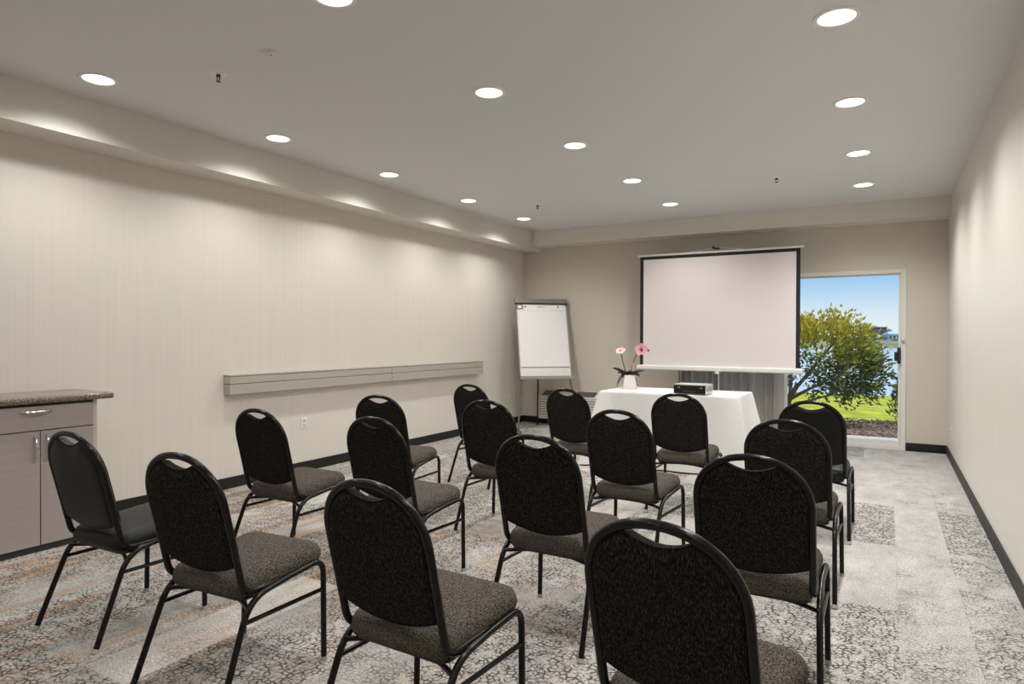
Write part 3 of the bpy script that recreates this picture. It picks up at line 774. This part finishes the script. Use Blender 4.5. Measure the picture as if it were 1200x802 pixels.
# ================================================================== curtain
cu = thing('curtain', 'grey pleated satin curtain hanging behind the projection screen', 'curtain', (-1.77, YB-0.075, 0))
bm = bmesh.new(); nU = 220; cr_ = random.Random(5)
phs = 0; xs = []; prof = []
for k in range(nU+1):
    u = k/nU; x = -0.655+1.31*u
    fr = 15 if u < 0.45 else 9.5
    phs += fr*2*PI/nU*(1+0.35*math.sin(u*23))
    prof.append((x, 0.048*math.sin(phs)*(1 if u > 0.12 else 0.8)+0.008*math.sin(phs*2.3)))
cols_ = []
for z, k_ in ((0.015, 1.05), (0.5, 1.0), (1.2, 0.95), (2.06, 0.75)):
    cols_.append([bm.verts.new((x, y*k_, z)) for x, y in prof])
for a, b_ in zip(cols_, cols_[1:]):
    for k in range(nU): bm.faces.new((a[k], a[k+1], b_[k+1], b_[k]))
bmesh.ops.solidify(bm, geom=bm.faces[:], thickness=0.002)
obj('drape', bm, M_CURT, cu, smooth=60)
bm = bmesh.new(); box(bm, -0.68, 0.78, -0.012, 0.012, 2.06, 2.085, 0.003); rl = obj('curtain_rail', bm, M_WHITE, cu, smooth=True)
for x in (-0.6, 0.0, 0.7): bxo('bracket', (x-0.012, x+0.012, 0.010, 0.075, 2.062, 2.098), M_WHITE, rl)

# ================================================================== flip chart easel
ez = thing('flipchart_easel', 'metal flip chart easel with white board in the far left corner', 'easel', (-4.165, 8.20, 0), R(43.2))
z0, z1, hw, tl = 0.725, 1.815, 0.383, math.tan(0.26)
def bp_(x, z, o=0.0): return Vector((x, tl*(z-z0)-o, z))     # board plane, leaning back (+y local)
def slab(bm, x0, x1, za, zb, o0, o1):
    vs = [bm.verts.new(bp_(x, z, o)) for o in (o0, o1) for x, z in ((x0, za), (x1, za), (x1, zb), (x0, zb))]
    for f in ((3, 2, 1, 0), (4, 5, 6, 7), (0, 1, 5, 4), (1, 2, 6, 5), (2, 3, 7, 6), (3, 0, 4, 7)): bm.faces.new([vs[i] for i in f])
bm = bmesh.new(); slab(bm, -hw+0.012, hw-0.012, z0+0.02, z1, 0.0, 0.012); obj('board', bm, M_WHITE, ez)
bm = bmesh.new(); slab(bm, -hw, -hw+0.014, z0, z1, -0.004, 0.018); slab(bm, hw-0.014, hw, z0, z1, -0.004, 0.018); obj('side_frame', bm, M_ALU, ez)
bm = bmesh.new(); slab(bm, -hw-0.01, hw+0.01, z1-0.035, z1+0.03, -0.012, 0.040); bmesh.ops.bevel(bm, geom=bm.edges[:], offset=0.006, segments=2, affect='EDGES'); obj('clamp_bar', bm, M_ALU, ez, smooth=True)
bm = bmesh.new(); slab(bm, -hw-0.008, hw+0.008, z1-0.050, z1-0.036, 0.0, 0.034); obj('clamp_lip', bm, M_BRONZE, ez)
bm = bmesh.new(); slab(bm, -hw-0.01, hw+0.02, z0-0.018, z0+0.018, -0.01, 0.085); bmesh.ops.bevel(bm, geom=bm.edges[:], offset=0.004, segments=2, affect='EDGES'); obj('pen_tray', bm, M_ALU, ez, smooth=True)
for x in (-0.245, 0.245):
    bm = bmesh.new(); tube(bm, [bp_(x, z1-0.085, 0.0205), bp_(x, z1-0.085, 0.034)], 0.010, 10); obj('peg', bm, M_BPLAST, ez, smooth=True)
bm = bmesh.new(); slab(bm, -hw+0.004, -0.275, z1-0.125, z1-0.055, 0.0212, 0.026); obj('corner_clip', bm, M_ALU, ez)
bm = bmesh.new(); slab(bm, -hw+0.03, -0.30, z1-0.108, z1-0.072, 0.0262, 0.0285); obj('clip_label', bm, M_PAPER, ez)
for p, q in (((-hw+0.02, -0.01, z0), (-hw-0.03, -0.06, 0.008)), ((hw-0.04, -0.01, z0), (hw+0.12, -0.06, 0.008)), ((-0.10, 0.06, z0+0.02), (0.0, 0.44, 0.008))):
    bm = bmesh.new(); tube(bm, [p, (Vector(p)+Vector(q))/2, q], [0.013, 0.012, 0.010], 10); l = obj('leg', bm, M_BRONZE if q[1] > 0 else M_ALU, ez, smooth=True)
    bm = bmesh.new(); lathe(bm, [(0, 0), (0.015, 0), (0.013, 0.025), (0, 0.025)], 10, (q[0], q[1], 0)); obj('foot', bm, M_BPLAST, l, smooth=True)
pad = thing('paper_pad', 'large blank white paper pad hanging on the flip chart easel', 'paper pad', (-4.165, 8.20, 0), R(43.2))
bm = bmesh.new(); slab(bm, -hw+0.030, hw-0.030, z0+0.15, z1-0.052, 0.0125, 0.020); obj('sheets', bm, M_PAPER, pad)
bm = bmesh.new(); slab(bm, -hw+0.030, hw-0.030, z1-0.145, z1-0.140, 0.020, 0.0206); obj('perforation', bm, M_UNIT, pad)
bm = bmesh.new(); slab(bm, -hw+0.030, hw-0.030, z0+0.142, z0+0.1495, 0.0125, 0.021); obj('backing_card', bm, M_GREYINK, pad)
bm = bmesh.new()
for k, (w, h) in enumerate(((0.010, 0.012), (0.012, 0.012), (0.010, 0.020), (0.012, 0.012), (0.006, 0.020), (0.012, 0.012), (0.010, 0.018))):
    x = -0.065+k*0.0165; slab(bm, x, x+w, z1-0.100, z1-0.100+h, 0.020, 0.0206)
obj('printed_heading', bm, M_GREYINK, pad)

# ================================================================== outside
M_GRASS = mat('sunny_lawn', (0.42, 0.44, 0.015), 0.9, var=(2.5, 0.28)); M_MULCH = mat('bark_mulch', (0.20, 0.14, 0.105), 0.95, var=(25, 0.5))
M_CONC = mat('pale_concrete', (0.55, 0.53, 0.49), 0.9, var=(8, 0.08))
M_WATER = mat('lake_water', (0.62, 0.68, 0.71), 0.18, spec=0.5, bump=((0.6, 2.5, 1), 0.03))
M_SHORE = mat('far_bank', (0.24, 0.25, 0.16), 0.95, var=(0.05, 0.3))
def ground(name, x0, x1, rows, m, th=0.1):
    bm = bmesh.new()
    top = [(bm.verts.new((x0, y, z)), bm.verts.new((x1, y, z))) for y, z in rows]
    bot = [(bm.verts.new((x0, y, z-th)), bm.verts.new((x1, y, z-th))) for y, z in rows]
    for a in (0,):
        for k in range(len(rows)-1):
            bm.faces.new((top[k][0], top[k][1], top[k+1][1], top[k+1][0])); bm.faces.new((bot[k][1], bot[k][0], bot[k+1][0], bot[k+1][1]))
            bm.faces.new((top[k][0], top[k+1][0], bot[k+1][0], bot[k][0])); bm.faces.new((top[k+1][1], top[k][1], bot[k][1], bot[k+1][1]))
    bm.faces.new((top[0][1], top[0][0], bot[0][0], bot[0][1])); bm.faces.new((top[-1][0], top[-1][1], bot[-1][1], bot[-1][0]))
    return struct(obj(name, bm, m))
ground('patio', -9, 8, [(YB+0.151, -0.03), (10.15, -0.05)], M_CONC)
mb = ground('mulch_bed', -14, 14, [(10.151, -0.06), (10.6, -0.04), (12.2, -0.10)], M_MULCH)
ground('lawn', -60, 60, [(12.201, -0.08), (15, -0.12), (20.5, -0.28), (22, -0.7), (24, -2.2)], M_GRASS, 0.3)
ground('lake', -400, 500, [(22, -2.0), (262, -2.0)], M_WATER, 0.2)
ground('far_shore', -400, 500, [(259, -2.1), (264, -0.6), (300, 1.0), (420, 1.5)], M_SHORE, 1)
# loose bark chips
bm = bmesh.new(); rr = random.Random(11)
for k in range(2200):
    x = rr.uniform(-2.2, 1.2); y = rr.uniform(10.17, 12.2); s_ = rr.uniform(0.02, 0.05)
    m4 = Matrix.Translation((x, y, -0.05+rr.uniform(-0.01, 0.02))) @ Euler((rr.uniform(-.6, .6), rr.uniform(-.6, .6), rr.uniform(0, 6))).to_matrix().to_4x4() @ Matrix.Diagonal((s_, s_*0.45, s_*0.25, 1))
    bmesh.ops.create_cube(bm, size=1, matrix=m4)
ch_ = obj('bark_chips', bm, M_MULCH, mb); ch_['kind'] = 'stuff'

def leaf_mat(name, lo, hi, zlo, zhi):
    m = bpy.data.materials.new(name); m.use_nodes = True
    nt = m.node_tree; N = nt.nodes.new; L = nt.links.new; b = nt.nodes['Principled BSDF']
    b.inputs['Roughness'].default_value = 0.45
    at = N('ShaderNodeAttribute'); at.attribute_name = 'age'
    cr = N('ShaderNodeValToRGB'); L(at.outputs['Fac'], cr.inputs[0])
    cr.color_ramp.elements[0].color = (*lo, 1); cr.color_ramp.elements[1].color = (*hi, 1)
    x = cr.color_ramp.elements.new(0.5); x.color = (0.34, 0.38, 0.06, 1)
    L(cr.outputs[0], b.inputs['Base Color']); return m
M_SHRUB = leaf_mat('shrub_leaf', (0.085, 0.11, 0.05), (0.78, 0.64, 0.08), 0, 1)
M_BARK = mat('shrub_bark', (0.16, 0.115, 0.085), 0.9, bump=(40, 0.5))
def foliage(name, pts, m, parent, L0, w, seed, rnd_age):
    rr = random.Random(seed); verts = []; faces = []; age = []
    for (p, outd, ag) in pts:
        d = (Vector(outd)+Vector((rr.uniform(-.8, .8), rr.uniform(-.8, .8), rr.uniform(-.7, .6)))).normalized()
        s_ = d.cross(Vector((rr.uniform(-1, 1), rr.uniform(-1, 1), rr.uniform(0.2, 1)))).normalized(); n_ = d.cross(s_)
        l = L0*rr.uniform(0.7, 1.25); ww = w*rr.uniform(0.8, 1.2); i = len(verts); p = Vector(p)
        verts += [p, p+d*l*0.45+s_*ww+n_*0.01, p+d*l-n_*0.02, p+d*l*0.45-s_*ww+n_*0.01, p+d*l*0.5-n_*0.006]
        faces += [(i, i+1, i+4), (i+1, i+2, i+4), (i+2, i+3, i+4), (i+3, i, i+4)]
        a = max(0, min(1, ag+rr.uniform(-rnd_age, rnd_age))); age += [a]*5
    me = bpy.data.meshes.new(name); me.from_pydata([tuple(v) for v in verts], [], faces)
    at = me.attributes.new('age', 'FLOAT', 'POINT'); at.data.foreach_set('value', age)
    me.materials.append(m); o = bpy.data.objects.new(name, me); COL.objects.link(o); o.parent = parent; o['kind'] = 'stuff'
    return o
# broad evergreen shrub beside the glass door
SHX, SHY = -1.45, 11.3
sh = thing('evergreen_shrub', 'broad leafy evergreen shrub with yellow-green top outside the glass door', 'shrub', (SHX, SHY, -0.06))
rr = random.Random(4)
bm = bmesh.new(); tube(bm, [(0, 0, -0.02), (0.03, 0, 0.2), (0.10, -0.02, 0.42), (0.22, -0.02, 0.62)], [0.06, 0.05, 0.045, 0.035], 8); obj('trunk', bm, M_BARK, sh, smooth=True)
for path in ([(0.08, 0, 0.36), (0.30, 0.0, 0.50), (0.62, 0.05, 0.68), (0.95, 0.1, 0.95)], [(0.10, 0, 0.42), (0.10, 0.1, 0.8), (0.2, 0.12, 1.25)],
             [(0.03, 0, 0.22), (0.35, -0.15, 0.36), (0.75, -0.2, 0.50)], [(0.05, 0, 0.3), (-0.25, 0.1, 0.6), (-0.5, 0.1, 1.1)], [(0.22, 0, 0.6), (0.5, -0.2, 0.95), (0.75, -0.25, 1.3)]):
    bm = bmesh.new(); tube(bm, fillet(path, 0.12, 3), [0.030-0.018*k/ (len(fillet(path, 0.12, 3))-1) for k in range(len(fillet(path, 0.12, 3)))], 7); obj('branch', bm, M_BARK, sh, smooth=True)
pts = []
clumps = []
for k in range(120):
    a = rr.uniform(0, 2*PI); ph = math.acos(rr.uniform(-0.85, 1.0)); rad = rr.uniform(0.72, 1.0)
    cx_ = 0.38+1.08*rad*math.sin(ph)*math.cos(a); cy_ = 0.0+0.80*rad*math.sin(ph)*math.sin(a); cz_ = 0.98+0.66*rad*math.cos(ph)-0.10*max(0, cx_-0.7)
    clumps.append((cx_, cy_, cz_))
for (cx_, cy_, cz_) in clumps:
    o_ = Vector((cx_-0.38, cy_, (cz_-1.1)*1.3)).normalized()
    for j in range(74 if cz_ > 0.85 else 44):
        p = (cx_+rr.gauss(0, 0.10), cy_+rr.gauss(0, 0.10), cz_+rr.gauss(0, 0.10))
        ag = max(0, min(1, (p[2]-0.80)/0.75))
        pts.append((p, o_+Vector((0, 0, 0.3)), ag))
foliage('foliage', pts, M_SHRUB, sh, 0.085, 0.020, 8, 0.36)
# small conifer at the door's right edge
cf = thing('small_conifer', 'small narrow grey-green conifer outside at the right edge of the glass door', 'shrub', (0.27, 12.35, -0.10))
bm = bmesh.new(); tube(bm, [(0, 0, -0.02), (0, 0, 0.95)], [0.03, 0.008], 6); obj('trunk', bm, M_BARK, cf)
pts = []
for k in range(1500):
    h = rr.random()**0.8; z = 0.05+0.95*h; r_ = (0.26*(1-h)+0.03)*math.sqrt(rr.random()); a = rr.uniform(0, 2*PI)
    pts.append(((r_*math.cos(a), r_*math.sin(a), z), (math.cos(a)*0.6, math.sin(a)*0.6, 0.8), 0.12))
M_CON = leaf_mat('conifer_needles', (0.13, 0.15, 0.09), (0.22, 0.25, 0.13), 0, 1)
foliage('needle_sprays', pts, M_CON, cf, 0.09, 0.008, 9, 0.1)

# far bank: houses and trees
def house(x, y, w, d, h, wallc, roofc, label, z=0.3, hip=True, nwin=3):
    t = thing('waterside_building', label, 'building', (x, y, z), R(28), 'buildings on the far bank')
    mw = mat('far_wall', wallc, 0.9); mr = mat('far_roof', roofc, 0.8)
    bxo('walls', (-w/2, w/2, -d/2, d/2, -0.8, h), mw, t)
    bm = bmesh.new()
    if hip:
        loft(bm, [[Vector((sx*(w/2+0.3), sy*(d/2+0.3), h)) for sx, sy in ((1, 1), (-1, 1), (-1, -1), (1, -1))], [Vector((sx*w*0.3, sy*0.1, h+d*0.28)) for sx, sy in ((1, 1), (-1, 1), (-1, -1), (1, -1))]])
    else: box(bm, -w/2-0.2, w/2+0.2, -d/2-0.2, d/2+0.2, h, h+0.35)
    obj('roof', bm, mr, t)
    for k in range(nwin):
        xx = -w/2+w*(k+0.5)/nwin
        bxo('window', (xx-w*0.13/nwin*2, xx+w*0.13/nwin*2, -d/2-0.06, -d/2+0.02, h*0.35, h*0.75), mat('far_window', (0.08, 0.10, 0.12), 0.2), t)
def at(u, depth):          # a spot on the far bank by bearing
    d = f0 + r0*((u-600)/F_PX); return d*depth
for u, dep, w, h, z, wc, rc_, lab, hip in (
    (1022, 272, 10.0, 4.2, 1.4, (0.24, 0.14, 0.12), (0.20, 0.12, 0.11), 'long dull red flat-roofed building on the far bank', False),
    (1026, 258, 5.0, 2.1, -0.6, (0.55, 0.62, 0.62), (0.42, 0.50, 0.52), 'pale grey-blue house low on the far bank', True),
    (1045, 256, 4.5, 2.9, 0.0, (0.66, 0.72, 0.76), (0.45, 0.60, 0.68), 'white house with blue roof at the right on the far bank', True)):
    p = at(u, dep); house(p.x, p.y, w, 4, h, wc, rc_, lab, z, hip)
M_FT = leaf_mat('far_tree_leaf', (0.10, 0.12, 0.06), (0.25, 0.20, 0.14), 0, 1); M_FT2 = leaf_mat('far_plum_leaf', (0.22, 0.06, 0.12), (0.30, 0.10, 0.16), 0, 1)
for k, (u, dep, r_, z, m, lab) in enumerate(((1014, 292, 4.2, 2.4, M_FT, 'grey-brown tree rising behind the red building across the lake'),
        (1026, 232, 1.5, 0.9, M_FT2, 'magenta blossoming tree at the water across the lake'), (1041, 290, 3.0, 1.5, M_FT, 'dark green tree between the roofs across the lake'),
        (1048, 246, 1.9, -0.8, M_FT, 'low green tree by the white house across the lake'), (1030, 247, 1.3, -1.0, M_FT, 'round bush at the water before the pale house'))):
    p = at(u, dep); t = thing('shore_tree', lab, 'tree', (p.x, p.y, z-1), 0, 'trees on the far bank')
    bm = bmesh.new(); tube(bm, [(0, 0, -0.6), (0, 0, r_)], [0.2, 0.1], 6); obj('trunk', bm, M_BARK, t)
    q = []
    for j in range(260):
        v = Vector((rr.gauss(0, 1), rr.gauss(0, 1), rr.gauss(0, 1))).normalized()*r_*0.6*rr.random()**0.4
        q.append(((v.x, v.y, v.z+r_*0.9), v.normalized(), 0.4))
    foliage('crown', q, m, t, r_*0.22, r_*0.09, 20+k, 0.4)
